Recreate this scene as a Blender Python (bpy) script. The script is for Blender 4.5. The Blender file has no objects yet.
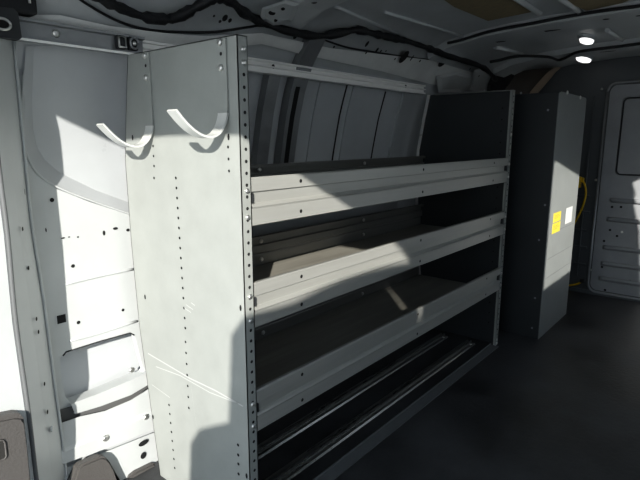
import bpy, bmesh, math, random
from mathutils import Vector, Matrix
from mathutils.geometry import tessellate_polygon
random.seed(4)
COL = bpy.context.scene.collection
PI = math.pi

# ------------------------------------------------------------------ camera
FPX = 516.97
YAW, PITCH = math.radians(39.637), math.radians(11.0855)
CAM = Vector((-0.77146, -0.83387, 0.96656))
FW = Vector((math.cos(YAW)*math.cos(PITCH), math.sin(YAW)*math.cos(PITCH), -math.sin(PITCH)))
RT = Vector((math.sin(YAW), -math.cos(YAW), 0))
UP = RT.cross(FW)
cam_d = bpy.data.cameras.new('camera'); cam = bpy.data.objects.new('camera', cam_d); COL.objects.link(cam)
cam_d.sensor_fit = 'HORIZONTAL'; cam_d.sensor_width = 36.0; cam_d.lens = FPX*36.0/640.0
cam_d.clip_start = 0.02; cam_d.clip_end = 200
cam.matrix_world = Matrix(((RT.x, UP.x, -FW.x, CAM.x), (RT.y, UP.y, -FW.y, CAM.y), (RT.z, UP.z, -FW.z, CAM.z), (0, 0, 0, 1)))
bpy.context.scene.camera = cam

def at(px, py, ax, val):
    """where the sight line of a photo point meets the plane axis = val (survey of the photograph)"""
    d = FW*FPX + RT*(px-320) - UP*(py-240)
    t = (val - CAM[ax])/d[ax]
    return CAM + d*t

# van cross-section, (y, z) from the foot of the left wall up and over the roof
SEC = [(.455, -.02), (.48, .10), (.545, .30), (.565, .62), (.545, .88), (.51, 1.05), (.475, 1.17),
       (.445, 1.23), (.405, 1.29), (.345, 1.345), (.25, 1.385), (.10, 1.41), (-.15, 1.428), (-.45, 1.435), (-.75, 1.43), (-1.09, 1.412)]
def sec_hit(px, py, off=0.0):
    d = FW*FPX + RT*(px-320) - UP*(py-240)
    best = None
    for (y0, z0), (y1, z1) in zip(SEC, SEC[1:]):
        n = Vector((0, -(z1-z0), (y1-y0))); n.normalize()       # points to the interior (down / -y)
        if n.y > 0 or (abs(n.y) < .5 and n.z > 0): n = -n
        p0 = Vector((0, y0, z0)) + n*off
        den = d.dot(n)
        if abs(den) < 1e-9: continue
        t = (p0-CAM).dot(n)/den
        if t <= 0: continue
        q = CAM + d*t
        u = ((q.y-p0.y)*(y1-y0)+(q.z-p0.z)*(z1-z0))/((y1-y0)**2+(z1-z0)**2)
        if -0.02 <= u <= 1.02 and (best is None or t < best[0]): best = (t, q)
    return best[1] if best else None

# ------------------------------------------------------------------ materials
def mat(name, col, rough=.5, metal=0.0, noise=None, bump=None, spec=.5, emit=None):
    m = bpy.data.materials.new(name); m.use_nodes = True
    nt = m.node_tree; b = nt.nodes['Principled BSDF']
    b.inputs['Base Color'].default_value = (*col, 1); b.inputs['Roughness'].default_value = rough
    b.inputs['Metallic'].default_value = metal; b.inputs['Specular IOR Level'].default_value = spec
    if emit:
        b.inputs['Emission Color'].default_value = (*emit[0], 1); b.inputs['Emission Strength'].default_value = emit[1]
    tc = nt.nodes.new('ShaderNodeTexCoord')
    if noise:
        scale, amp, stretch = noise[0], noise[1], noise[2] if len(noise) > 2 else (1, 1, 1)
        mp = nt.nodes.new('ShaderNodeMapping'); mp.inputs['Scale'].default_value = stretch
        nz = nt.nodes.new('ShaderNodeTexNoise'); nz.inputs['Scale'].default_value = scale; nz.inputs['Detail'].default_value = 6
        nz.inputs['Roughness'].default_value = .65
        mr = nt.nodes.new('ShaderNodeMapRange'); mr.inputs[1].default_value = .3; mr.inputs[2].default_value = .7
        mr.inputs[3].default_value = 1-amp; mr.inputs[4].default_value = 1+amp
        mx = nt.nodes.new('ShaderNodeMix'); mx.data_type = 'RGBA'; mx.blend_type = 'MULTIPLY'; mx.inputs[0].default_value = 1
        nt.links.new(tc.outputs['Object'], mp.inputs[0]); nt.links.new(mp.outputs[0], nz.inputs['Vector'])
        nt.links.new(nz.outputs[0], mr.inputs[0])
        mx.inputs[6].default_value = (*col, 1); nt.links.new(mr.outputs[0], mx.inputs[7])
        nt.links.new(mx.outputs[2], b.inputs['Base Color'])
        ra = nt.nodes.new('ShaderNodeMapRange'); ra.inputs[1].default_value = .3; ra.inputs[2].default_value = .7
        ra.inputs[3].default_value = max(.03, rough-.08); ra.inputs[4].default_value = min(1, rough+.08)
        nt.links.new(nz.outputs[0], ra.inputs[0]); nt.links.new(ra.outputs[0], b.inputs['Roughness'])
    if bump:
        n2 = nt.nodes.new('ShaderNodeTexNoise'); n2.inputs['Scale'].default_value = bump[0]; n2.inputs['Detail'].default_value = 4
        bp = nt.nodes.new('ShaderNodeBump'); bp.inputs['Strength'].default_value = bump[1]; bp.inputs['Distance'].default_value = .004
        nt.links.new(tc.outputs['Object'], n2.inputs['Vector']); nt.links.new(n2.outputs[0], bp.inputs['Height'])
        nt.links.new(bp.outputs[0], b.inputs['Normal'])
    return m

M = dict(
    slot=mat('grey_slot', (.11, .11, .112), .7),
    body=mat('white_body_paint', (.53, .55, .555), .38, noise=(6, .05)),
    wallskin=mat('white_wall_paint', (.50, .52, .54), .35, noise=(4, .06), bump=(9, .12)),
    roof=mat('roof_paint', (.46, .48, .49), .38, noise=(5, .12), bump=(7, .2)),
    shelf=mat('grey_shelf_paint', (.335, .35, .335), .42, noise=(14, .06, (.3, 1, 1)), bump=(260, .05)),
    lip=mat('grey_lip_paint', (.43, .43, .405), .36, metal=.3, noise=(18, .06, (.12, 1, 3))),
    deck=mat('worn_deck_paint', (.275, .262, .23), .5, noise=(10, .22, (.25, 3, 1))),
    inner=mat('shaded_panel_paint', (.030, .036, .041), .45, noise=(9, .1)),  # shade put into the colour: grey sheets of far panel and cabinet side
    hole=mat('dark_hole', (.006, .006, .007), .8),
    zinc=mat('zinc_bolt', (.70, .70, .68), .28, metal=.9),
    alu=mat('aluminium', (.95, .95, .93), .35, metal=.15, noise=(12, .06, (.15, 1, 2))),
    steel=mat('dull_steel', (.30, .31, .32), .4, metal=.5, noise=(12, .12)),
    hook=mat('sunlit_hook', (.72, .73, .71), .3, metal=.2),
    rubber=mat('black_rubber_mat', (.042, .043, .046), .5, noise=(2.2, .75), bump=(60, .35)),
    track=mat('floor_track_metal', (.34, .34, .33), .3, metal=.85, noise=(25, .1, (.1, 1, 1))),
    strip=mat('grey_base_strip', (.15, .155, .16), .45, noise=(20, .12)),
    part=mat('grey_partition', (.10, .11, .118), .45, noise=(7, .08), bump=(300, .05)),
    cant=mat('cant_rail_paint', (.70, .71, .70), .4, noise=(9, .08)),
    pdoor=mat('grey_partition_door', (.30, .31, .325), .42, noise=(7, .08), bump=(300, .05)),
    yellow=mat('yellow_plastic', (.80, .52, .02), .4),
    sticker=mat('yellow_sticker', (.80, .66, .06), .5),
    ink=mat('grey_print', (.25, .22, .05), .6),
    white=mat('white_sticker', (.72, .73, .72), .5),
    cable=mat('black_tape', (.007, .008, .010), .55, bump=(120, .5)),
    plast=mat('grey_plastic', (.085, .080, .078), .55, bump=(180, .3)),
    plast2=mat('grey_plastic_recess', (.03, .029, .028), .6),
    brown=mat('dark_brown_trim', (.06, .05, .042), .5),
    tan=mat('tan_highlight', (.36, .29, .22), .5),  # lit edge of the brown trim, highlight put into the colour
    pad=mat('brown_roof_pad', (.24, .195, .115), .85, noise=(40, .15)),
    led=mat('led_lens', (.9, .9, .9), .3, emit=((1, .99, .96), 1.6)),
    scratch=mat('scratch', (.52, .53, .52), .4),
    gasket=mat('rubber_gasket', (.03, .032, .035), .6), seal=mat('grey_seal', (.13, .135, .14), .6),
    black=mat('black_trim', (.012, .013, .016), .5),
    coat=mat('blocker_grey', (.45, .45, .45), .8),
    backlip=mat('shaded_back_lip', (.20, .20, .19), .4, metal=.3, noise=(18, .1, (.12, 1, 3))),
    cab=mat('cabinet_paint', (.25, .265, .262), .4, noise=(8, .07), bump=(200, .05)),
    ground=mat('outside_ground', (.50, .49, .47), .9, noise=(3, .2)),
)

# ------------------------------------------------------------------ mesh builder
class MB:
    def __init__(self): self.bm = bmesh.new(); self.mats = []
    def mi(self, m):
        if m not in self.mats: self.mats.append(m)
        return self.mats.index(m)
    def face(self, pts, m):
        try:
            f = self.bm.faces.new([self.bm.verts.new(p) for p in pts]); f.material_index = self.mi(m); return f
        except ValueError: return None
    def box(self, lo, hi, m, bevel=0):
        r = bmesh.ops.create_cube(self.bm, size=1)
        lo, hi = Vector(lo), Vector(hi)
        for v in r['verts']: v.co = Vector(((v.co[i]+.5)*(hi[i]-lo[i])+lo[i] for i in range(3)))
        fs = set(f for v in r['verts'] for f in v.link_faces)
        for f in fs: f.material_index = self.mi(m)
        if bevel:
            es = list(set(e for f in fs for e in f.edges))
            bmesh.ops.bevel(self.bm, geom=es, offset=bevel, segments=2, affect='EDGES', profile=.5)
    def hexa(self, a, b, m):
        """solid between two quads a and b (4 points each, same order)"""
        va = [self.bm.verts.new(p) for p in a]; vb = [self.bm.verts.new(p) for p in b]
        n = len(va); mi = self.mi(m)
        fs = [self.bm.faces.new(va[::-1]), self.bm.faces.new(vb)]
        for i in range(n): fs.append(self.bm.faces.new((va[i], va[(i+1) % n], vb[(i+1) % n], vb[i])))
        for f in fs: f.material_index = mi
    def plate(self, outer, m, normal, th, holes=(), edge=None):
        """flat plate from a polygon (3D points), with holes, extruded by th along normal"""
        loops = [[Vector(p) for p in outer]] + [[Vector(p) for p in h] for h in holes]
        flat = [p for l in loops for p in l]
        tris = tessellate_polygon(loops)
        n = Vector(normal)*th; mi = self.mi(m); me = self.mi(edge or m)
        vf = [self.bm.verts.new(p) for p in flat]; vb = [self.bm.verts.new(p+n) for p in flat]
        for t in tris:
            for vs in ((vf[t[0]], vf[t[1]], vf[t[2]]), (vb[t[2]], vb[t[1]], vb[t[0]])):
                try: self.bm.faces.new(vs).material_index = mi
                except ValueError: pass
        k = 0
        for l in loops:
            for i in range(len(l)):
                a, b = k+i, k+(i+1) % len(l)
                try: self.bm.faces.new((vf[a], vf[b], vb[b], vb[a])).material_index = me
                except ValueError: pass
            k += len(l)
    def grid(self, rows, m, smooth=True):
        vs = [[self.bm.verts.new(p) for p in r] for r in rows]; mi = self.mi(m)
        for r0, r1 in zip(vs, vs[1:]):
            for i in range(len(r0)-1):
                f = self.bm.faces.new((r0[i], r0[i+1], r1[i+1], r1[i])); f.material_index = mi; f.smooth = smooth
    def extr(self, prof, x0, x1, m, closed=False):
        """profile in (y, z) swept along x"""
        n = len(prof); mi = self.mi(m)
        a = [self.bm.verts.new((x0, y, z)) for y, z in prof]; b = [self.bm.verts.new((x1, y, z)) for y, z in prof]
        for i in range(n if closed else n-1):
            self.bm.faces.new((a[i], a[(i+1) % n], b[(i+1) % n], b[i])).material_index = mi
        if closed:
            self.bm.faces.new(a[::-1]).material_index = mi; self.bm.faces.new(b).material_index = mi
    def disc(self, c, n, r, m, seg=10, sx=1, sy=1, u=None):
        n = Vector(n).normalized(); c = Vector(c)
        u = Vector(u) if u else (Vector((0, 0, 1)) if abs(n.z) < .9 else Vector((1, 0, 0)))
        u = (u - n*u.dot(n)).normalized(); w = n.cross(u)
        self.face([c + u*(math.cos(a)*r*sy) + w*(math.sin(a)*r*sx) for a in (2*PI*i/seg for i in range(seg))], m)
    def bolt(self, c, n, r, h, m, seg=10):
        n = Vector(n).normalized(); c = Vector(c)
        u = Vector((0, 0, 1)) if abs(n.z) < .9 else Vector((1, 0, 0)); u = (u-n*u.dot(n)).normalized(); w = n.cross(u)
        mi = self.mi(m); prev = None
        for rr, hh in ((1, 0), (1, .35), (.8, .8), (.4, 1.0)):
            ring = [self.bm.verts.new(c + n*(h*hh) + (u*math.cos(2*PI*i/seg) + w*math.sin(2*PI*i/seg))*r*rr) for i in range(seg)]
            if prev:
                for i in range(seg):
                    f = self.bm.faces.new((prev[i], prev[(i+1) % seg], ring[(i+1) % seg], ring[i])); f.material_index = mi; f.smooth = True
            prev = ring
        self.bm.faces.new(prev).material_index = mi
    def tube(self, pts, r, m, seg=8, smooth_n=0, jitter=0):
        pts = [Vector(p) for p in pts]
        if smooth_n: pts = catmull(pts, smooth_n)
        mi = self.mi(m); prev = None; first = None
        ref = Vector((0, 0, 1))
        for i, p in enumerate(pts):
            t = (pts[min(i+1, len(pts)-1)] - pts[max(i-1, 0)]).normalized()
            u = ref - t*ref.dot(t)
            if u.length < 1e-3: u = Vector((1, 0, 0))-t*t.x
            u.normalize(); w = t.cross(u); ref = u
            rr = r*(1+random.uniform(-jitter, jitter))
            ring = [self.bm.verts.new(p + (u*math.cos(2*PI*k/seg) + w*math.sin(2*PI*k/seg))*rr) for k in range(seg)]
            if prev:
                for k in range(seg):
                    f = self.bm.faces.new((prev[k], prev[(k+1) % seg], ring[(k+1) % seg], ring[k])); f.material_index = mi; f.smooth = True
            else: first = ring
            prev = ring
        self.bm.faces.new(first[::-1]).material_index = mi; self.bm.faces.new(prev).material_index = mi
    def build(self, name, parent=None, label=None, cat=None, group=None, kind=None, origin=None, normals=True):
        if normals: bmesh.ops.recalc_face_normals(self.bm, faces=self.bm.faces)
        me = bpy.data.meshes.new(name); 
        if origin is not None and parent is None:
            bmesh.ops.translate(self.bm, verts=self.bm.verts, vec=-Vector(origin))
        elif parent is not None:
            bmesh.ops.translate(self.bm, verts=self.bm.verts, vec=-ORIG[parent.name])
        self.bm.to_mesh(me); self.bm.free()
        for m in self.mats: me.materials.append(m)
        o = bpy.data.objects.new(name, me); COL.objects.link(o)
        if parent is not None: o.parent = parent; ORIG[o.name] = ORIG[parent.name].copy()
        else:
            o.location = origin if origin is not None else (0, 0, 0)
            ORIG[o.name] = Vector(o.location)
        tag(o, label, cat, group, kind)
        return o
ORIG = {}
def tag(o, label=None, cat=None, group=None, kind=None):
    if label: o['label'] = label
    if cat: o['category'] = cat
    if group: o['group'] = group
    if kind: o['kind'] = kind
def thing(name, loc, label, cat, group=None):
    o = bpy.data.objects.new(name, None); COL.objects.link(o); o.location = loc; o.empty_display_size = .05
    ORIG[o.name] = Vector(loc); tag(o, label, cat, group); return o
def catmull(p, n):
    out = []
    for i in range(len(p)-1):
        a, b, c, d = p[max(i-1, 0)], p[i], p[i+1], p[min(i+2, len(p)-1)]
        for k in range(n):
            t = k/n
            out.append(.5*((2*b) + (c-a)*t + (2*a-5*b+4*c-d)*t*t + (3*b-a-3*c+d)*t**3))
    out.append(p[-1]); return out
def struct(mb, name, label, **k): return mb.build(name, kind='structure', label=label, cat='van body', **k)

# ================================================================== THE VAN SHELL
XP = 2.77                                                     # cargo partition
XR = -.85                                                     # rear edge of the roof
# floor: black rubber mat
b = MB(); b.box((-1.35, -1.25, -.03), (XP, .47, 0), M['rubber']); struct(b, 'floor', 'black rubber cargo floor mat')
# left wall: painted outer skin following the tumblehome
wsec = [s for s in SEC if s[1] <= 1.24]
b = MB()
xs = [-.42, -.2, 0, .3, .6, .9, 1.2, 1.5, 1.9, 2.3, XP]
b.grid([[(x, y, z) for x in xs] for y, z in wsec], M['wallskin'])
b.grid([[(x, y+.03, z) for x in xs] for y, z in wsec], M['wallskin'])
# pressed lines, seams and dents of the skin seen above the top shelf
def yw(z, off=0.0):
    for (y0, z0), (y1, z1) in zip(SEC, SEC[1:]):
        if z0 <= z <= z1: return y0+(y1-y0)*(z-z0)/(z1-z0) - off
    return SEC[0][0]-off
def vstrip(mb, px0, py0, px1, py1, w, m, off=.012, th=.011):
    a, c = sec_hit(px0, py0), sec_hit(px1, py1)
    zs = [a.z + (c.z-a.z)*k/5 for k in range(6)]
    xm = (a.x+c.x)/2
    mb.grid([[(xm-w/2, yw(z), z), (xm-w/2, yw(z, off), z), (xm+w/2, yw(z, off), z), (xm+w/2, yw(z), z)] for z in zs], m, False)
vstrip(b, 346, 84, 333, 162, .007, M['hole'], .002)
vstrip(b, 381, 91, 375, 160, .007, M['hole'], .002)
vstrip(b, 318, 82, 308, 162, .006, M['wallskin'], .006)
vstrip(b, 352, 86, 340, 162, .008, M['wallskin'], .006)
vstrip(b, 400, 92, 393, 160, .03, M['wallskin'], .01)
struct(b, 'wall_left', 'white painted left side wall of the van', normals=False)
# dark pillar straps on that wall
for i, (p, w, m, off) in enumerate([((266, 75, 259, 165), .055, 'steel', .03), ((302, 36, 289, 165), .075, 'steel', .035)]):
    b = MB(); vstrip(b, *p, w, M[m], off)
    if i == 1:
        a = sec_hit(288, 100); vstrip(b, 289, 84, 281, 165, .022, M['hole'], .037)
    struct(b, 'trim_%d' % (i+1), ['dark wall pillar strip just right of the left end panel', 'broad dark wall pillar strip passing behind the aluminium rail'][i])
# ---- body pillar at the rear left corner
JY = .355
jamb = [(-14, 60), (-2, 165), (7, 235), (15, 320), (28, 412), (36, 480), (48, 570)]
line = [(12, 40), (20, 130), (29, 215), (42, 300), (53, 385), (60, 432), (66, 480)]
jl = [at(*p, 1, JY) for p in jamb]
jl[0].z = 1.22; jl[-1].z = -.02
ll = []
for (px, py), j in zip(line, jl):
    q = at(px, py, 1, .462); ll.append(Vector((q.x, .462, j.z)))
b = MB()
b.grid([[j, j*.45+l*.55+Vector((0, .004, 0)), l, l+Vector((.01, .012, 0)), l+Vector((.012, .06, 0))] for j, l in zip(jl, ll)], M['body'], False)
b.grid([[Vector((-.60, JY-.006, j.z)), Vector((j.x-.03, JY-.006, j.z)), j+Vector((-.008, -.006, 0)), j] for j in jl], M['body'], False)
def pil_pt(px, py):        # point on the pillar face under a photo point
    d = FW*FPX + RT*(px-320) - UP*(py-240)
    best = None
    for k in range(len(jl)-1):
        n = (ll[k]-jl[k]).cross(jl[k+1]-jl[k]).normalized()
        if n.y > 0: n = -n
        t = (jl[k]-CAM).dot(n)/d.dot(n); q = CAM+d*t
        if jl[k+1].z-.01 <= q.z <= jl[k].z+.01: best = (q+n*.0035, n)
    return best
for px, py, r in [(21, 229, .0052), (27, 268, .0052), (35, 319, .0052), (37, 332, .0052), (43, 384, .0052), (46, 412, .0055)]:
    h = pil_pt(px, py)
    if h: b.disc(h[0], h[1], r, M['hole'])
h = pil_pt(50, 429)
if h: b.bolt(h[0], h[1], .008, .004, M['body'])
for px, py in [(23, 192)]:
    h = pil_pt(px, py)
    if h: b.disc(h[0], h[1], .008, M['gasket'], sx=.2)
struct(b, 'trim_3', 'white rear corner pillar with a column of round holes')
# rubber door seal along the pillar edge
b = MB(); b.tube([j+Vector((.000, -.003, 0)) for j in jl], .0052, M['seal'], smooth_n=4); b.tube([l+Vector((.004, -.001, 0)) for l in ll], .0035, M['body'], smooth_n=3); struct(b, 'trim_4', 'thin dark rubber seal along the rear pillar edge')  # white ridge along the fold added for its bright highlight line
# ---- pressed inner panel with holes and the pocket
PY = .492
def P(px, py, y=PY): return at(px, py, 1, y)
outer = [(14, 44), (30, 44), (25, 90), (24, 135), (28, 158), (38, 176), (57, 189), (90, 202), (127, 214), (165, 224),
         (175, 372), (141, 385), (100, 404), (74, 418), (62, 434), (56, 434), (44, 318), (28, 200)]
win = [(66, 352), (98, 342), (130, 333), (135, 336), (139, 352), (144, 370), (140, 376), (100, 391), (70, 402), (65, 396), (61, 374), (60, 358)]
b = MB()
b.plate([P(*p) for p in outer], M['body'], (0, 1, 0), .02, holes=[[P(*p) for p in win]])
def ridge(mb, pts, r, m, y=PY, smooth_n=3): mb.tube([P(px, py, y) for px, py in pts], r, m, seg=6, smooth_n=smooth_n)
def PR(px, py):                                              # a point of the shallow upper recess
    y = .522
    for _ in range(6): y = min(.522, yw(at(px, py, 1, y).z) - .003)
    return at(px, py, 1, y)
ol = [(26, 46), (22, 100), (23, 138), (28, 158), (38, 174), (57, 187), (92, 201), (130, 214), (170, 228)]
il = [(34, 46), (32, 100), (33, 128), (37, 147), (45, 160), (60, 173), (95, 190), (130, 203), (170, 217)]
fl = [(174, py) for py in (46, 70, 100, 125, 145, 165, 185, 200, 217)]
b.grid([[P(*p, min(.491, yw(P(*p).z)-.001)) for p in ol], [PR(*p) for p in il]], M['wallskin'], True)
b.grid([[PR(*p) for p in il], [PR((p[0]+q[0])/2, (p[1]+q[1])/2) for p, q in zip(il, fl)], [PR(*p) for p in fl]], M['wallskin'], True)
ridge(b, ol, .003, M['body'], .491)
ridge(b, [(66, 284), (100, 276), (134, 269)], .004, M['body'], .491)
ridge(b, [(70, 341), (100, 333), (137, 321)], .004, M['body'], .491)
b.tube([P(px, py, .4915) for px, py in [(63, 356), (66, 352), (98, 342), (130, 333), (134, 335)]], .0022, M['gasket'], seg=6)

N = (0, -1, 0)
for px, py, sx, sy in [(52, 200, 1, 1), (104, 233, .7, 1.3), (115.5, 228.5, 1.4, .7), (128, 230, 1, .8), (73, 266, .9, .9), (123, 310, .8, .8), (78.5, 322.5, .9, .9),
                       (63, 238, 1.0, .35), (69, 237, .5, .3), (78, 237, .5, .4), (46, 230, .3, 1.0)]:
    b.disc(P(px, py, PY-.0012), N, .0055, M['hole'], sx=sx, sy=sy)
c = P(61.5, 319, PY-.0012); b.box((c.x-.011, PY-.0014, c.z-.011), (c.x+.011, PY-.0004, c.z+.011), M['hole'])
c = P(61.5, 319, PY); b.box((c.x-.015, PY-.001, c.z-.015), (c.x+.015, PY, c.z+.015), M['body'])
b.bolt(P(132, 370, PY), N, .009, .004, M['zinc'])
struct(b, 'trim_5', 'pressed white inner wall panel with holes and a deep pocket')
# lip bar under the pocket
b = MB()
r0 = [P(px, py, .478) for px, py in [(71, 404), (100, 393), (131, 380), (170, 362)]]
r1 = [P(px, py, .478) for px, py in [(75, 414), (100, 406.5), (131, 395), (170, 372)]]
b.grid([r0, r1], M['body'], False); b.grid([r1, [p+Vector((0, .035, 0)) for p in r1]], M['body'], False); b.grid([r0, [p+Vector((0, .04, 0)) for p in r0]], M['body'], False)
struct(b, 'trim_6', 'narrow white sill bar under the wall pocket')
# dark gap behind, lower rails
b = MB()
g0 = [P(px, py, .488) for px, py in [(58, 410), (72, 406), (78, 409), (92, 404), (112, 399), (131, 390), (142, 382), (170, 362)]]
g1 = [P(px, py, .488) for px, py in [(58, 430), (70, 424), (80, 420), (92, 417), (113, 412), (131, 403), (143, 391), (170, 373)]]
b.grid([g0, g1], M['slot'], False)
struct(b, 'trim_7', 'dark slot in the wall below the sill bar')
b = MB()
B0 = .470
rows = [[(42, 428), (58, 424), (80, 416.5), (105, 411), (131, 400), (185, 366)],
        [(44, 452), (62, 449), (85, 439), (105, 430), (147, 411), (187, 398)],
        [(46, 458), (62, 453), (85, 444), (105, 435), (148, 416), (188, 402)],
        [(47, 470), (64, 464), (85, 456), (105, 449), (150, 431), (190, 415)]]
ys = [B0, B0-.006, B0-.012, B0-.014]
b.grid([[P(px, py, y) for px, py in r] for r, y in zip(rows, ys)], M['body'], False)
b.grid([[P(px, py, B0-.014) for px, py in rows[3]], [P(px, py, B0-.014)+Vector((0, .03, -.002)) for px, py in rows[3]]], M['gasket'], False)
b.bolt(P(105.5, 438, B0-.012), N, .010, .006, M['zinc'])
b.bolt(P(146, 417, B0-.012), N, .009, .005, M['zinc'])
struct(b, 'trim_8', 'white lower wall rail with one bolt')
b = MB()
rows = [[(46, 474), (64, 469), (85, 460), (105, 452), (150, 434), (192, 418)], [(48, 530), (66, 520), (85, 512), (105, 505), (155, 485), (200, 470)]]
b.grid([[P(px, py, y) for px, py in r] for r, y in zip(rows, (.462, .450))], M['body'], False)
for px, py, sx, sy in [(143.5, 443, 1.5, .8), (143.5, 455.5, .9, 1.0)]: b.disc(P(px, py, .455), N, .011, M['hole'], sx=sx, sy=sy)
struct(b, 'trim_9', 'bottom white wall rail with an oval and a square hole')

# ---- roof and cant rail
rsec = [s for s in SEC if s[1] >= 1.22]
b = MB()
xs = [XR, -.5, -.2, .1, .4, .7, 1.0, 1.3, 1.6, 1.9, 2.2, 2.5, XP+.02]
b.grid([[(x, y, z) for x in xs] for y, z in rsec], M['roof'])
b.grid([[(x, y, z+.035) for x in xs] for y, z in rsec], M['roof'])
# pressed swages running along the roof
for px0, py0, px1, py1 in [(385, 12, 465, 37), (330, 4, 398, 34)]:
    a, c = sec_hit(px0, py0, .003), sec_hit(px1, py1, .003)
    b.tube([a, (a+c)/2, c], .006, M['body'], seg=6)
struct(b, 'ceiling', 'grey painted metal van roof', normals=False)
# lighter cant rail pressing with punched holes, above the aluminium rail
b = MB()
up = [(0, 14), (60, 15), (110, 26), (165, 33), (205, 36), (262, 33), (330, 48), (380, 54), (430, 60), (478, 74)]
dn = [(0, 20), (60, 26), (110, 38), (165, 46), (205, 50), (262, 44), (300, 54), (380, 71), (430, 84), (486, 92)]
b.grid([[sec_hit(*p, .012) for p in up], [sec_hit((u[0]+d[0])/2, (u[1]+d[1])/2, .018) for u, d in zip(up, dn)], [sec_hit(*p, .012) for p in dn]], M['cant'], True)
for px, py, r, sx, sy in [(214, 16, .004, 1, 1), (225, 18, .009, 1, 1.2), (230, 20.5, .006, 1, 1.2), (220, 21.5, .005, 1, 1), (320, 38.5, .013, 1, .8), (334, 47, .005, 1, 1), (295, 37, .008, 1, 1),
                          (367, 44, .010, .8, 1.3), (377, 50, .009, .8, 1.2), (404, 57, .026, .9, 1.2), (412, 58, .010, .5, 1.5), (420, 61, .006, 1, 1), (395, 59, .005, 1, 1),
                          (442, 63, .022, 1.3, 1), (470, 69, .006, 1, 1), (475, 75, .006, 1, 1), (366, 53, .005, 1, 1), (381, 51, .005, 1, 1), (386, 51, .004, 1, 1)]:
    q = sec_hit(px, py, .021)
    n = Vector((0, -.75, -.66))
    b.disc(q, n, r, M['hole'], sx=sx, sy=sy)
struct(b, 'trim_10', 'light grey cant rail with punched holes below the black harness')
# roof bows (cross members)
def bow(name, label, x0, x1, drop, y_to=-1.0, m='roof', y_from=.36, holes=()):
    b = MB()
    ss = [s for s in SEC if s[0] <= y_from and s[0] >= y_to]
    def dn(y, z, k):
        return z - k
    rows = []
    for y, z in ss:
        rows.append([(x0, y, z+.004), (x0+.012, y, z-drop*.9), (x0+.03, y, z-drop), (x1-.03, y, z-drop), (x1-.012, y, z-drop*.9), (x1, y, z+.004)])
    b.grid(rows, M[m], False)
    for fx, y, rx, ry in holes:
        zz = [z0+(z1-z0)*(y-y0)/(y1-y0) for (y0, z0), (y1, z1) in zip(SEC[6:], SEC[7:]) if y1 <= y <= y0][0]-drop-.001
        b.face([(x0+(x1-x0)*fx+math.cos(a)*rx, y+math.sin(a)*ry, zz) for a in (2*PI*i/10 for i in range(10))], M['hole'])
    struct(b, name, label)
bow('trim_11', 'grey roof cross member with holes nearest the camera', .43, .57, .03, m='body', y_from=.36, holes=[(.3, .22, .008, .012), (.35, .1, .02, .01), (.7, .15, .008, .008), (.5, .02, .008, .02)])
bow('trim_12', 'wide grey roof cross member in the middle of the roof', 1.40, 1.66, .03, holes=[(.5, -.13, .012, .05), (.3, -.35, .012, .012), (.4, -.45, .010, .010), (.4, -.48, .010, .010), (.6, .08, .012, .03)])
bow('trim_13', 'grey roof cross member beside the partition', 2.16, 2.36, .028, holes=[(.6, -.2, .01, .04)])
# rear header over the open back doors
b = MB()
hd = [(-1.3, 1.378), (-.45, 1.378), (-.25, 1.366), (-.08, 1.356), (.20, 1.34), (.42, 1.30)]
b.grid([[(XR, y, 1.49) for y, z in hd], [(XR, y, z) for y, z in hd], [(XR+.08, y, z+.002) for y, z in hd], [(XR+.08, y, 1.49) for y, z in hd]], M['body'], False)
struct(b, 'trim_14', 'white header above the rear door opening')
# right side wall with the side door opening (sun comes in there), and the rear corner on the right
def yr(z): return -1.25 if z <= 1.18 else -1.25 + (z-1.18)*.68
EL, AZ = math.radians(20.5), math.radians(40.6)
SUN = Vector((math.cos(EL)*math.cos(AZ), math.cos(EL)*math.sin(AZ), -math.sin(EL)))
ZB = 1.18
def to_wall(x, y, z):                                        # where the sun ray reaching (x, y, z) crosses the right wall
    q = Vector((x, y, z)); t = (-1.25-y)/SUN.y; p = q+SUN*t
    if p.z <= ZB: return p
    t = (-1.25 + (q.z-ZB)*.68 - q.y)/(SUN.y - SUN.z*.68); return q+SUN*t
def split(a, c):                                             # points of an opening edge, with the fold at ZB
    if (a.z-ZB)*(c.z-ZB) < 0:
        u = (ZB-a.z)/(c.z-a.z); return a.lerp(c, u)
b = MB()
o1 = [to_wall(1.757, -.131, .25), to_wall(1.757, -.131, .60), to_wall(1.757, -.131, .872), to_wall(2.335, -.131, .752), to_wall(2.335, -.131, .60), to_wall(2.335, -.131, .25)]
o2 = [to_wall(2.76, -.40, .03), to_wall(2.76, -.352, .43), to_wall(2.76, -.303, .60), to_wall(2.76, -.291, .705), to_wall(2.76, -.345, .738), to_wall(2.76, -.70, .70), to_wall(2.76, -.72, .03)]
def fold(a, c):
    # interpolate in the sheet so that the edge bends at the fold line
    u = (ZB-a.z)/(c.z-a.z); return Vector((a.x+(c.x-a.x)*u, -1.25, ZB))
lowp = [(-.635, -.02), (2.9, -.02), (2.9, ZB)]
f1, f2 = fold(o1[1], o1[2]), fold(o1[4], o1[3]); g1, g2 = fold(o2[2], o2[3]), fold(o2[6], o2[5])
low = [(-.635, -1.25, -.02), (2.9, -1.25, -.02), (2.9, -1.25, ZB), g2, o2[6], o2[0], o2[1], o2[2], g1, f2, o1[5], o1[0], f1, (-.635, -1.25, ZB)]
for p in (o1[4], o1[1]): pass
ov = Vector((0, -.012, 0))
b.plate([Vector(p) if not isinstance(p, Vector) else Vector((p.x, -1.25, p.z)) for p in low], M['wallskin'], (0, -1, 0), .012)
top = [(-.635, yr(1.46), 1.46), (-.635, -1.25, ZB), f1, o1[2], o1[3], f2, g1, o2[3], o2[4], o2[5], g2, (2.9, -1.25, ZB), (2.9, yr(1.46), 1.46)]
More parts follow.
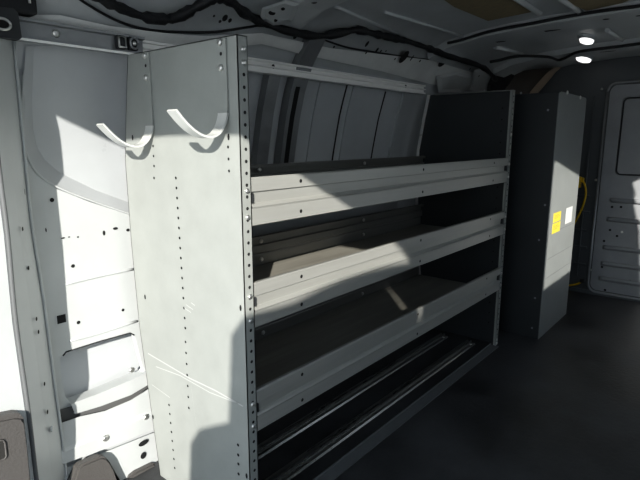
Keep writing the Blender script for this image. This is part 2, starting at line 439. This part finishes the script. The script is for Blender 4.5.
b.plate([Vector(p) if not isinstance(p, Vector) else Vector((p.x, yr(p.z), p.z)) for p in top], M['wallskin'], (0, -.83, .56), .012)
struct(b, 'wall_right', 'white right side wall of the van with the side door opening')
# unseen panel added behind the camera, cut to a standing person's silhouette to block sun
b = MB()
prof = [(-.86, -.05), (-.87, .69), (-.885, .81), (-.925, .865), (-1.045, .93), (-1.066, 1.16), (-1.112, 1.215), (-1.172, 1.244), (-1.25, 1.286), (-1.352, 1.358), (-1.43, 1.408),
        (-1.49, 1.441), (-1.55, 1.473), (-1.61, 1.504), (-1.70, 1.545), (-1.752, 1.566), (-1.765, 1.49), (-1.778, 1.424), (-1.79, 1.35), (-1.803, 1.27), (-1.812, 1.33), (-1.822, 1.44),
        (-1.805, 1.49), (-1.782, 1.56), (-1.735, 1.563), (-1.715, 1.583), (-1.66, 1.594), (-1.63, 1.612), (-1.63, 1.68), (-2.0, 1.68), (-2.0, -.05)]
b.plate([(-1.30, y, z) for y, z in prof], M['coat'], (-1, 0, 0), .03)
struct(b, 'sun_blocker', 'added grey panel cut to a person silhouette, blocking sun behind the camera')
# ground outside the van
b = MB(); b.box((-14, -14, -.62), (-1.4, 10, -.60), M['ground']); b.box((-1.4, -14, -.62), (14, -1.4, -.60), M['ground'])
b.build('ground', kind='structure', label='outdoor ground beside the van', cat='ground')

# ---- cargo partition and its door
b = MB()
b.box((XP, -1.25, -.01), (XP+.03, .50, 1.46), M['part'])
def PX(px, py, x=XP): return at(px, py, 0, x)
def hrib(mb, z, y0, y1, m, x=XP, h=.016, d=.010):
    mb.box((x-d, y1, z-h/2), (x, y0, z+h/2), m, .004)
for px, py in [(585, 196), (585, 212), (582, 230), (582, 247), (581, 264)]:
    q = PX(px, py); hrib(b, q.z, q.y+.05, q.y-.03, M['part'])
q0, q1 = PX(599, 100), PX(584, 262); b.box((XP-.012, -.055, .1), (XP, -.047, 1.22), M['part'], .003)
for px, py in [(602, 89), (592, 270), (596, 180)]:
    q = PX(px, py); b.bolt((XP, q.y, q.z), (-1, 0, 0), .008, .006, M['zinc'])
struct(b, 'wall_far', 'dark grey steel partition behind the cabinet')
b = MB(); b.extr([(.30, 0), (.30, .022), (-1.2, .022), (-1.2, 0)], XP-.02, XP, M['part'], True); struct(b, 'baseboard_far', 'grey foot rail of the partition')
# door leaf: frame, sheet, recessed window panel, pressed ribs
YD = -.135
d = MB()
def rrect(y0, y1, z0, z1, r, x, n=5):
    pts = []
    for cy, cz, a0 in ((y0-r, z1-r, 0), (y1+r, z1-r, 90), (y1+r, z0+r, 180), (y0-r, z0+r, 270)):
        for k in range(n+1):
            a = math.radians(a0+90*k/n); pts.append((x, cy+math.cos(a)*r, cz+math.sin(a)*r))
    return pts
d.plate(rrect(YD, -.90, .03, 1.275, .04, XP-.014), M['pdoor'], (1, 0, 0), .013, holes=[rrect(-.205, -.83, .75, 1.205, .03, XP-.014)])
d.box((XP-.004, -.86, .72), (XP-.001, -.18, 1.23), M['pdoor'])
fr = rrect(-.212, -.823, .757, 1.198, .027, XP-.012)
d.tube(fr+[fr[0]], .004, M['gasket'], seg=6)
for px, py in [(611, 200), (608, 219), (604, 247), (602, 263), (600, 278)]:
    q = PX(px, py, XP-.014); d.tube([(XP-.010, q.y, q.z), (XP-.016, q.y-.012, q.z), (XP-.016, -.85, q.z), (XP-.010, -.86, q.z)], .015, M['pdoor'], seg=12)
for px, py, m in [(622, 232, 'zinc'), (612, 207, 'hole'), (610, 230, 'hole'), (617, 236, 'hole'), (604, 241, 'hole'), (621, 207, 'hole'), (630, 281, 'hole'), (602, 267, 'hole'), (605, 290, 'hole')]:
    q = PX(px, py, XP-.0155); d.disc(q, (-1, 0, 0), .007, M[m])
dleaf = struct(d, 'door_1', 'grey ribbed steel door in the partition')
f = MB()
ed = rrect(YD+.012, -.92, .018, 1.288, .05, XP-.016); f.tube(ed+[ed[0]], .008, M['steel'], seg=8); f.build('door_frame', parent=dleaf)

# ================================================================== SHELVING UNIT
L, H = 1.54, 1.174
SX = .028
unit = thing('shelving_unit', (0, 0, 0), 'long grey steel three-shelf rack with end panels along the left wall', 'shelving')
def back_edge(z):
    k = [(-.01, .388), (.23, .418), (.45, .446), (.69, .457), (.911, .458), (1.065, .432), (1.2, .405)]
    for (z0, y0), (z1, y1) in zip(k, k[1:]):
        if z0 <= z <= z1: return y0+(y1-y0)*(z-z0)/(z1-z0)
    return .43
PITCHH = .0254
def end_panel(side):
    xo = -SX if side < 0 else L+SX              # sheet plane
    xi = 0.0 if side < 0 else L
    b = MB()
    zs = [0, .23, .45, .69, .911, 1.065, H]
    prof = [(0, 0)] + [(back_edge(z), z) for z in zs] + [(0, H)]
    th = .002*(1 if side < 0 else -1)
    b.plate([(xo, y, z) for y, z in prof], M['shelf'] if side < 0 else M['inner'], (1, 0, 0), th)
    # front flange, top flange, back flange
    lo, hi = min(xo, xi), max(xo, xi)
    b.box((lo, 0, 0), (hi, .002, H), M['shelf'])
    b.box((hi-.002 if side < 0 else lo, 0, 0), (hi if side < 0 else lo+.002, .012, H), M['shelf'])
    b.box((lo, 0, H-.002), (hi, .38, H), M['shelf'])
    for z0, z1 in zip(zs, zs[1:]):
        b.hexa([(lo, back_edge(z0)-.002, z0), (hi, back_edge(z0)-.002, z0), (hi, back_edge(z1)-.002, z1), (lo, back_edge(z1)-.002, z1)],
               [(lo, back_edge(z0), z0), (hi, back_edge(z0), z0), (hi, back_edge(z1), z1), (lo, back_edge(z1), z1)], M['shelf'] if side < 0 else M['alu'])
    # punched holes of the front flange
    z = .03
    while z < H-.01:
        b.disc((xo+(.0155 if side < 0 else -.0155), -.0006, z), (0, -1, 0), .0040, M['hole'], seg=8); z += PITCHH
    if side < 0:
        n = (-1, 0, 0); x = xo-.0006
        z = .14
        for z, y in [(at(176 + .063*(py-178), py, 0, xo).z, at(176 + .063*(py-178), py, 0, xo).y) for py in range(178, 336, 10)]:
            b.disc((x, y, z), n, .0038, M['hole'], seg=8)
        for py in range(342, 415, 11): b.disc(at(185.5+(py-342)*.05, py, 0, x), n, .0036, M['hole'], seg=8)
        for py in range(405, 470, 9): b.disc(at(169+(py-405)*.09, py, 0, x), n, .0036, M['hole'], seg=8)
        for py in (445, 455, 464, 474): b.disc(at(238+(py-445)*.02, py, 0, x), n, .0042, M['hole'], seg=8)
        for px, py in [(228, 147), (228.5, 159), (229, 171), (153, 146), (153.5, 156), (154, 166), (154, 178)]: b.disc(at(px, py, 0, x), n, .0034, M['hole'], seg=8)
        for px, py in [(228.5, 137), (132.5, 137.5), (145, 297), (240.5, 308), (153, 417), (246.5, 476)]: b.disc(at(px, py, 0, x), n, .0075, M['hole'], seg=8, sx=.5)
        def scr(pts, w):
            q = [at(px, py, 0, x) for px, py in pts]
            for a, c in zip(q, q[1:]): b.face([a, c, c+Vector((0, 0, w)), a+Vector((0, 0, w))], M['scratch'])
        scr([(148, 354), (170, 367), (190, 379), (215, 391), (243, 407)], .0035)
        scr([(156, 367), (180, 376), (210, 393), (238, 404)], .0025)
        scr([(190, 379), (194, 408), (197, 428)], .002); scr([(152, 385), (170, 398)], .002)
        # scuff marks
        for dx, dy in [(0, 0), (3, 2), (-2, 3), (5, -2), (1, 5)]:
            scr([(186+dx, 305+dy), (190+dx, 308+dy)], .002)
    else:
        x = xo-.0026; n = (-1, 0, 0)
        for yy in (.05, ):
            z = .10
            while z < 1.12: b.disc((x, yy, z), n, .0036, M['hole'], seg=8); z += .05
    p = b.build('end_panel', parent=unit, label=('near end panel, pale grey and scratched, with two bolted hooks' if side < 0 else 'far end panel in shade'))
    zz = [z for zt, zb in LIPS for z in (zt-.028, zb+.022)] + ([1.147, 1.120] if side < 0 else [.985, .03, .012])
    for z in zz:
        c = MB(); c.bolt((xo+(.0155 if side < 0 else -.016), 0, z), (0, -1, 0), .0062, .005, M['zinc']); c.build('bolt', parent=p)
    return p
LIPS = [(.884, .776), (.646, .539), (.383, .277)]
end_panel(-1); end_panel(1)
def lip_mesh(z0, z1, y, s):
    """front (s=1) or back (s=-1) rolled edge: y outermost plane"""
    h = z1-z0
    b = MB()
    pr = [(y+.014*s, z1-.012), (y+.014*s, z1-.001), (y+.003*s, z1), (y, z1-.003), (y, z0+.715*h), (y+.007*s, z0+.69*h), (y+.008*s, z0+.47*h), (y+.001*s, z0+.43*h),
          (y-.002*s, z0+.40*h), (y, z0+.355*h), (y, z0+.002), (y+.003*s, z0), (y+.03*s, z0)]
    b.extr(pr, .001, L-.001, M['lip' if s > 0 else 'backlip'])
    n = (0, -s, 0)
    for fx in (.105, .5, .895):
        for fz in (.84, .16):
            if s > 0: b.disc((L*fx, y-.0008*s, z0+fz*h), n, .0048, M['hole'], seg=10)
    if s > 0:   # end slots
        for xx in (.004, L-.02): b.box((xx, y-.0006, z0+.48*h), (xx+(.003 if xx < .1 else .012), y+.0082, z0+.68*h), M['gasket'])
    return b
YB = .42
for i, (z1, z0) in enumerate(LIPS):
    b = MB(); b.box((.001, .004, z0), (L-.001, YB-.004, z0+.004), M['deck'])
    sh = b.build('shelf', parent=unit, label=['top shelf, just below eye level', 'middle shelf with a sunlit patch', 'lowest shelf above the floor tracks'][i])
    lip_mesh(z0, z1, 0.0, 1).build('front_lip', parent=sh)
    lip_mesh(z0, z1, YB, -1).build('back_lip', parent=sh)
    for fx in (.27, .66):
        for fz in (.84, .25):
            c = MB(); c.bolt((L*fx, YB-.012, z0+fz*(z1-z0)), (0, -1, 0), .008, .006, M['zinc'], 8); c.build('bolt', parent=sh)
# base angle on the floor between the end panels
b = MB(); b.box((0, -.016, 0), (L, .024, .003), M['strip']); b.box((0, .022, 0), (L, .024, .010), M['strip'])
b.build('base_strip', parent=unit)
# J hooks bolted on the near end panel
def hook(yc, dz, label):
    w = .030; x0 = -SX
    c = [(x0-.002, H-.004), (x0-.002, 1.11), (x0-.002, 1.05), (x0-.004, 1.020+dz), (x0-.012, .996+dz), (x0-.027, .978+dz), (x0-.047, .970+dz), (x0-.070, .973+dz), (x0-.092, .984+dz), (x0-.112, 1.000+dz), (x0-.132, 1.021+dz)]
    pts = catmull([Vector((a, 0, z)) for a, z in c], 4)
    b = MB(); rows = []
    for i, p in enumerate(pts):
        t = (pts[min(i+1, len(pts)-1)]-pts[max(i-1, 0)]).normalized(); n = Vector((-t.z, 0, t.x))
        a, e = p + n*.0022, p - n*.0022
        rows.append([(a.x, yc-w/2, a.z), (a.x, yc+w/2, a.z), (e.x, yc+w/2, e.z), (e.x, yc-w/2, e.z), (a.x, yc-w/2, a.z)])
    k = 9
    b.grid(rows[:k+4], M['shelf'], False); b.grid(rows[k+3:], M['hook'], False)  # sunlit bend coloured brighter than the strap above it
    b.face(rows[-1][:4], M['hook'])
    b.disc((x0-.0048, yc, 1.14), (-1, 0, 0), .004, M['hole'])
    hk = b.build('cable_hook', parent=unit, label=label)
    for z in (1.163, 1.112):
        q = MB(); q.bolt((x0-.004, yc+.001, z), (-1, 0, 0), .0075, .006, M['zinc']); q.build('bolt', parent=hk)
hook(.046, 0, 'front J-shaped hook'); hook(.326, -.022, 'rear J-shaped hook by the wall')

# ================================================================== RAILS AND TRACKS
rail = thing('mounting_rail', (-.33, .42, 1.17), 'long metal rail along the wall above the shelving, bright aluminium on the right', 'rail')
def rail_sec(y, z0, z1, k=1): 
    h = z1-z0
    return [(y+.03, z0), (y, z0), (y, z0+.16*h), (y+.010, z0+.19*h), (y+.010, z0+.44*h), (y-.002, z0+.48*h), (y-.002, z0+.56*h), (y+.010, z0+.6*h), (y+.010, z0+.82*h), (y, z0+.86*h), (y, z1), (y+.03, z1)]
b = MB(); b.extr(rail_sec(.415, 1.176, 1.217), .02, 1.53, M['alu'], True)
for x in (.50, 1.35): b.disc((x, .4188, 1.2), (0, -1, 0), .007, M['hole'])
b.build('rail_bar', parent=rail, label='bright grooved aluminium bar')
b = MB(); y = .405; zb, zt = 1.176, 1.222
b.extr([(y, zb), (y, zb+.004), (y+.012, zb+.006), (y+.012, zt-.008), (y, zt-.006), (y, zt), (y+.035, zt), (y+.035, zb)], -.36, .02, M['steel'], True)  # left run of the same rail, shade put in as darker metal
b.box((-.36, y-.001, zb-.002), (.0, y+.002, zb+.003), M['alu'])
b.bolt((-.20, y+.012, 1.20), (0, -1, 0), .009, .007, M['zinc'])
b.build('channel', parent=rail, label='left end of the same rail, its shade put into a darker metal')
b = MB(); c = at(5, 24, 1, .385); b.plate([(x, .385, z) for x, z in [(c.x-.06, c.z+.03), (c.x+.020, c.z+.034), (c.x+.028, c.z+.026), (c.x+.03, c.z-.022), (c.x+.024, c.z-.028), (c.x-.06, c.z-.024)]], M['gasket'], (0, 1, 0), .02)
q = [(c.x-.006+math.cos(a)*.016, .383, c.z-.001+math.sin(a)*.011) for a in (2*PI*i/16 for i in range(17))]
b.tube(q, .003, M['zinc'], seg=6); b.disc((c.x-.006, .3846, c.z-.001), (0, -1, 0), .012, M['hole'], sx=1.3, sy=.9)
b.build('end_bracket', parent=rail, label='dark bracket with an oval slot at the left end')
for i, (px, py) in enumerate([(122, 42), (134, 43.5)]):
    c = at(px, py, 1, .402); b = MB(); b.box((c.x-.012, .402, c.z-.016), (c.x+.012, .416, c.z+.016), M['gasket'], .003)
    if i == 0:
        b.tube([(c.x+sx*.009, .3995, c.z+sz*.012) for sx, sz in ((-1, -1), (-1, 1), (1, 1), (1, -1), (-1, -1))], .003, M['zinc'], seg=6)
    else:
        b.tube([(c.x+math.cos(a)*.011, .3995, c.z+math.sin(a)*.013) for a in (2*PI*k/14 for k in range(15))], .003, M['steel'], seg=6)
        b.bolt((c.x, .401, c.z), (0, -1, 0), .006, .004, M['zinc'])
    b.build('rail_fitting', parent=rail)
# floor tracks
def track(y0, w, label):
    b = MB()
    prof = [(y0, 0), (y0+.004, .006), (y0+w*.28, .006), (y0+w*.34, .016), (y0+w*.44, .016), (y0+w*.47, .004), (y0+w*.60, .004), (y0+w*.63, .014), (y0+w*.75, .014), (y0+w*.8, .005), (y0+w-.003, .005), (y0+w, 0)]
    b.extr(prof, .012, 1.50, M['track'], True)
    for k in range(28):
        x = .05+k*.052
        b.face([(x+math.cos(a)*.011, y0+w*.535+math.sin(a)*.006, .0046) for a in (2*PI*i/10 for i in range(10))], M['hole'])
    b.bolt((1.47, y0+w*.2, .006), (0, 0, 1), .008, .005, M['zinc'])
    b.build('floor_track', label=label, cat='floor track', group='metal floor tracks under the shelving', origin=(.75, y0+w/2, 0))
track(.082, .055, 'metal floor track nearer the grey base strip, under the lowest shelf')
track(.222, .055, 'metal floor track nearer the wall, under the lowest shelf')

# ================================================================== CABINET
cab = thing('storage_cabinet', (2.0, .13, 0), 'tall narrow grey steel cabinet with yellow stickers, beyond the shelving', 'cabinet')
CX0, CX1, CY0, CY1, CH = 1.757, 2.245, -.131, .40, 1.172
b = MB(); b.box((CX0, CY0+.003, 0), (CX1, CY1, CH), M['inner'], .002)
for px, py in [(545, 205), (548, 110), (539, 240), (535, 298), (532, 328), (521, 93)]:
    q = at(px, py, 0, CX0-.001); b.disc(q, (-1, 0, 0), .0055, M['steel'])
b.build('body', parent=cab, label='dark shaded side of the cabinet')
b = MB(); b.box((CX0-.002, CY0, 0), (CX1+.001, CY0+.003, CH-.006), M['cab'], .001)
b.hexa([(CX0, CY0, CH-.006), (CX1, CY0, CH-.006), (CX1, CY0+.003, CH-.006), (CX0, CY0+.003, CH-.006)], [(CX0+.03, CY0, CH+.004), (CX1-.02, CY0, CH+.002), (CX1-.02, CY0+.003, CH+.002), (CX0+.03, CY0+.003, CH+.004)], M['cab'])
for z in (.52, .395, .30): b.box((CX0+.03, CY0-.0008, z), (CX1-.03, CY0, z+.002), M['strip'])
fp = b.build('front_panel', parent=cab, label='pale grey front panel')
for px, py in [(567, 92.5), (580, 97.5)]:
    q = at(px, py, 1, CY0); c = MB(); c.bolt((q.x, CY0, q.z), (0, -1, 0), .009, .006, M['zinc'], 8); c.build('screw', parent=cab)
def sticker(quad, m, name, parent, label, bars=()):
    a, c, d_, e = [at(px, py, 1, CY0-.0012) for px, py in quad]
    b = MB(); x0, x1 = (a.x+e.x)/2, (c.x+d_.x)/2; z0, z1 = (d_.z+e.z)/2, (a.z+c.z)/2
    b.box((x0, CY0-.0014, z0), (x1, CY0-.0002, z1), m)
    for u0, u1, v0, v1 in bars:
        b.face([(x0+(x1-x0)*u, CY0-.0018, z0+(z1-z0)*v) for u, v in ((u0, v0), (u1, v0), (u1, v1), (u0, v1))], M['ink'])
    b.build(name, parent=parent, label=label)
bars = [(.12, .7, .70, .73), (.12, .85, .55, .58), (.12, .6, .40, .43)]
sticker([(554, 213), (561, 211.5), (560.6, 221), (553.2, 222)], M['sticker'], 'warning_sticker', fp, 'upper yellow sticker', bars)
sticker([(553, 223), (560.4, 222), (559.6, 232), (552, 233)], M['sticker'], 'warning_sticker', fp, 'lower yellow sticker', bars)
sticker([(566.6, 208), (572.6, 206.5), (571.4, 222), (565.5, 223.5)], M['white'], 'white_sticker', fp, 'white sticker')

# ================================================================== YELLOW CORD
cord = thing('extension_cord', tuple(PX(580, 182, XP)), 'yellow extension cord with square plug hanging on the partition behind the cabinet', 'cord')
XC = XP-.02
b = MB()
top = [PX(581.5, 179.5, XC), PX(584.5, 184, XC), PX(586, 192, XC), PX(584.5, 201, XC), PX(580, 213, XC), PX(575, 222, XC), PX(566, 240, XC)]
low = [Vector((XC, .06, .25)), Vector((XC, .08, .08)), PX(566, 284.5, XC), PX(572, 285, XC), PX(577.5, 284, XC), PX(580.5, 282.3, XC)]
b.tube(top+low, .006, M['yellow'], seg=8, smooth_n=6); b.build('cable', parent=cord)
q = PX(579.5, 182, XP)
b = MB(); b.box((XP-.05, q.y-.016, q.z-.034), (XP-.012, q.y+.022, q.z+.036), M['yellow'], .006); b.box((XP-.03, q.y-.03, q.z+.0), (XP-.012, q.y+.026, q.z+.03), M['yellow'], .005)
b.box((XP-.052, q.y-.004, q.z-.008), (XP-.049, q.y+.006, q.z+.012), M['hole']); b.build('plug', parent=cord)
q = PX(580.5, 281.5, XC); b = MB(); b.box((XP-.03, q.y-.02, q.z-.006), (XP-.012, q.y+.004, q.z+.018), M['black'], .003); b.build('plug_end', parent=cord, label='black end by the floor')

# ================================================================== OVERHEAD: HARNESS, CABLE, LIGHTS, PADS
har = [(88, -8), (110, 3), (138, 15), (160, 19), (178, 17), (198, 6), (216, -2), (232, 2), (243, 12), (262, 22), (288, 31), (318, 36), (345, 32), (358, 30), (375, 34), (393, 38), (410, 42), (430, 49), (446, 55), (462, 60), (484, 68), (496, 80)]
pts = [sec_hit(px, py, .03) for px, py in har]
pts = [p for p in pts if p]
b = MB(); b.tube(pts, .0125, M['cable'], seg=10, smooth_n=5, jitter=.28)
b.build('wiring_harness', label='thick black taped wiring harness running along the roof edge', cat='wiring', origin=tuple(pts[0]))
thin = [(70, -14), (90, 0), (120, 16), (150, 24), (180, 26), (215, 26), (250, 21), (262, 20), (300, 25), (330, 36), (350, 42), (380, 47), (400, 50), (430, 54)]
pts = [sec_hit(px, py+6, .006) for px, py in thin]
b = MB(); b.tube(pts, .0035, M['cable'], seg=6, smooth_n=5); b.build('thin_cable', label='thin black cable sagging beside the thick harness', cat='cable', origin=tuple(pts[0]))
def zsec(y):
    for (y0, z0), (y1, z1) in zip(SEC[6:], SEC[7:]):
        if y1 <= y <= y0: return z0+(z1-z0)*(y-y0)/(y1-y0)
pts = [Vector((1.385+dx, y, zsec(y)-dz)) for y, dx, dz in [(.24, 0, .016), (.18, .004, .020), (.05, 0, .018), (-.1, -.004, .022), (-.3, 0, .018), (-.5, -.002, .022), (-.8, 0, .02)]]
b = MB(); b.tube(pts, .006, M['cable'], seg=6, smooth_n=5); b.build('branch_cable', label='black cable branching off along the middle roof cross member', cat='cable', origin=tuple(pts[0]))
wire = [(490, 62), (500, 60), (520, 56), (548, 57), (560, 60), (575, 53), (590, 50), (615, 47), (645, 43)]
pts = [sec_hit(px, py, .034) for px, py in wire]
b = MB(); b.tube(pts, .007, M['cable'], seg=6, smooth_n=5); b.build('roof_cable', label='black cable between the two roof lamps', cat='cable', origin=tuple(pts[0]))
for i, (px, py, lab) in enumerate([(587, 37, 'oval white roof lamp nearer the camera'), (584, 56.5, 'oval white roof lamp closer to the partition')]):
    q = sec_hit(px, py, .0); zc = q.z
    lamp = thing('ceiling_light', (q.x, q.y, zc), lab, 'ceiling light', 'oval roof lamps')
    n = 20; ln, wd = (.075, .026) if i == 0 else (.11, .030)
    def ring(k, dz): return [(q.x+math.sin(a)*ln*k, q.y+math.cos(a)*wd*k, zc-dz) for a in (2*PI*j/n for j in range(n+1))]
    b = MB(); b.grid([ring(1.25, -.006), ring(1.25, .008), ring(1.02, .014)], M['roof']); b.build('lamp_rim', parent=lamp)
    b = MB(); b.grid([ring(1.02, .013), ring(.9, .024), ring(.5, .029), ring(.02, .030)], M['led']); b.build('lamp_lens', parent=lamp)
pads = [([(440, -3), (454, 7), (488, 21), (537, 11), (518, -3)], 'brown insulation pad in the left roof panel'), ([(556, -4), (563, 0), (587, 11), (640, 2), (700, -8), (690, -25), (560, -12)], 'brown insulation pad in the right roof panel')]
for quad, lab in pads:
    b = MB(); q = [sec_hit(px, py, .006) for px, py in quad]
    q = [p for p in q if p]
    b.plate(q, M['pad'], (0, 0, 1), .004)
    b.build('roof_pad', label=lab, cat='roof pad', group='brown roof pads', origin=tuple(q[0]))
# roof swages beside the pads
b = MB()
for pp in [[(500, -12), (540, 14)], [(560, -2), (584, 15)], [(607, 30), (622, 40)], [(495, 47), (522, 54)]]:
    a, c = [sec_hit(*p, .008) for p in pp]
    b.tube([a, c], .010, M['body'], seg=6)
struct(b, 'trim_15', 'pressed light swages running along the roof')
# brown curved trim over the cabinet
b = MB()
XT = 2.62
prof = [(503, 97), (506, 86), (512, 77), (521, 71), (533, 69), (553, 68)]
inn = [(530, 97), (533, 92), (540, 84), (546, 77), (550, 72), (556, 67)]
r0 = [at(px, py, 0, XT-.12) for px, py in prof]; r1 = [at(px, py, 0, XT-.01) for px, py in inn]; r2 = [at(px+6, py, 0, XT+.08) for px, py in inn]
mid = [(a*.45+c*.55)+Vector((-.035, -.01, -.005)) for a, c in zip(r0, r1)]
b.grid([r0, mid, r1], M['brown']); b.grid([[p*.8+m_*.2+Vector((-.012, -.004, 0)) for p, m_ in zip(r1, mid)], r1, r2], M['tan'])
b.build('pillar_trim', label='dark brown curved trim piece above the cabinet against the partition', cat='trim piece', origin=tuple(r0[0]))
# grey pressing between pillar trim and cant rail
def patch(poly, off, m, name, label, holes=(), r_=None):
    q = [sec_hit(px, py, off) for px, py in poly]; c = sum(q, Vector())/len(q)
    c2 = sec_hit(sum(p[0] for p in poly)/len(poly), sum(p[1] for p in poly)/len(poly), off+.012)
    b = MB()
    k = len(q)
    inner = [(p*.72+c*.28) + (c2-c) for p in q]
    base = [sec_hit(px, py, 0) for px, py in poly]
    b.grid([base+base[:1], q+q[:1], inner+inner[:1]], m, False); b.face(inner, m)
    for px, py, rr, sx, sy in holes: b.disc(sec_hit(px, py, off+.0135), Vector((0, -.75, -.66)), rr, M['hole'], sx=sx, sy=sy)
    struct(b, name, label)
patch([(494, 70), (503, 70), (516, 76), (512, 97), (486, 97), (488, 84)], .004, M['black'], 'trim_16', 'black plate standing in for the dark gap beside the brown trim')  # darkness of the corner gap put in as black colour
patch([(436, 76), (456, 72), (472, 76), (475, 86), (462, 92), (438, 92)], .024, M['body'], 'trim_17', 'bulging grey pressing at the far end of the cant rail')
patch([(474, 70), (486, 68), (490, 78), (483, 92), (470, 90)], .03, M['body'], 'trim_18', 'small grey bracket at the far end of the cant rail', [(479, 76, .006, 1, 1), (478, 82, .005, 1, 1)])
patch([(262, 8), (286, 0), (300, 4), (292, 22), (272, 27), (260, 20)], .03, M['body'], 'trim_19', 'grey bracket joining the nearest roof cross member to the cant rail', [(272, 13, .010, 1.4, .7), (283, 9, .008, 1, .6), (276, 20, .007, 1, 1)])
# black box at the top left corner
b = MB(); q = sec_hit(12, 4, .03); b.box((q.x-.10, q.y-.012, q.z-.016), (q.x+.047, q.y+.03, q.z+.06), M['black'], .006)
b.tube([(q.x+.03, q.y-.014, q.z+.035), (q.x+.03, q.y-.014, q.z+.005)], .003, M['zinc'], seg=6)
b.build('latch_box', label='black box in the corner above the left end of the rail', cat='box', origin=tuple(q))

# ================================================================== GREY PLASTIC COVERS LOW ON THE LEFT
def cover(poly, y, label, rec=None, th=.02):
    q = [at(px, py, 1, y) for px, py in poly]
    for p, (px, py) in zip(q, poly):
        if py > 500: p.z = 0
    b = MB(); b.plate(q, M['plast'], (0, 1, 0), th)
    c = sum(q, Vector())/len(q)
    b.plate([p*.9+c*.1+Vector((0, -.006, 0)) for p in q], M['plast'], (0, 1, 0), .007)
    o = b.build('plastic_cover', label=label, cat='plastic cover', group='grey plastic covers', origin=tuple(q[0]))
    if rec:
        r = MB(); r.plate([at(px, py, 1, y-.0075) for px, py in rec], M['plast2'], (0, 1, 0), .001)
        r.tube([at(px, py, 1, y-.008) for px, py in rec+rec[:1]], .002, M['plast'], seg=6)
        r.build('recess', parent=o)
cover([(-18, 424), (-6, 417), (14, 413), (20, 413.5), (23.5, 418), (27, 446), (31, 490), (34, 530), (-16, 540)], JY-.028, 'grey plastic cover on the lit white pillar edge, bottom left corner',
      [(-12, 442), (3, 440), (5, 443), (6.5, 456), (4.5, 459), (-12, 465)])
cover([(70, 486), (77, 468), (81, 464.5), (100, 456.5), (105, 457), (109, 461), (114, 470), (122, 492), (126, 520), (72, 530)], .43, 'grey plastic cover at the foot of the wall, between pillar and rack')
cover([(126, 486), (130, 476), (135, 472), (153, 463), (165, 468), (170, 500), (130, 512)], .445, 'grey plastic cover tucked behind the near end panel')

# ================================================================== LIGHT
sd = bpy.data.lights.new('sun', 'SUN'); so = bpy.data.objects.new('sun', sd); COL.objects.link(so)
dirv = Vector((math.cos(EL)*math.cos(AZ), math.cos(EL)*math.sin(AZ), -math.sin(EL)))
so.rotation_euler = dirv.to_track_quat('-Z', 'Y').to_euler(); so.location = (-4, -4, 4)
sd.energy = 7.6; sd.angle = math.radians(.6); sd.color = (1, .965, .88)
w = bpy.data.worlds.new('world'); bpy.context.scene.world = w; w.use_nodes = True
nt = w.node_tree; bg = nt.nodes['Background']
tc = nt.nodes.new('ShaderNodeTexCoord'); sp = nt.nodes.new('ShaderNodeSeparateXYZ'); cr = nt.nodes.new('ShaderNodeValToRGB')
mr = nt.nodes.new('ShaderNodeMapRange'); mr.inputs[1].default_value = -1; mr.inputs[2].default_value = 1
nt.links.new(tc.outputs['Generated'], sp.inputs[0]); nt.links.new(sp.outputs['Z'], mr.inputs[0]); nt.links.new(mr.outputs[0], cr.inputs[0])
e = cr.color_ramp.elements
e[0].position = .46; e[0].color = (.25, .25, .25, 1); e[1].position = .52; e[1].color = (.88, .95, .98, 1)
z = e.new(.8); z.color = (.60, .74, .90, 1)
nt.links.new(cr.outputs[0], bg.inputs[0]); bg.inputs[1].default_value = 1.75
sc = bpy.context.scene
sc.view_settings.view_transform = 'Standard'; sc.view_settings.look = 'None'; sc.view_settings.exposure = 0.0; sc.view_settings.gamma = 1.0
vs = sc.view_settings; vs.use_curve_mapping = True
cm = vs.curve_mapping; cv = cm.curves[3]
for x, y in [(.02, .0145), (.08, .072), (.3, .3)]: cv.points.new(x, y)
cm.update()
sc.cycles.max_bounces = 8; sc.cycles.diffuse_bounces = 5; sc.cycles.use_denoising = True
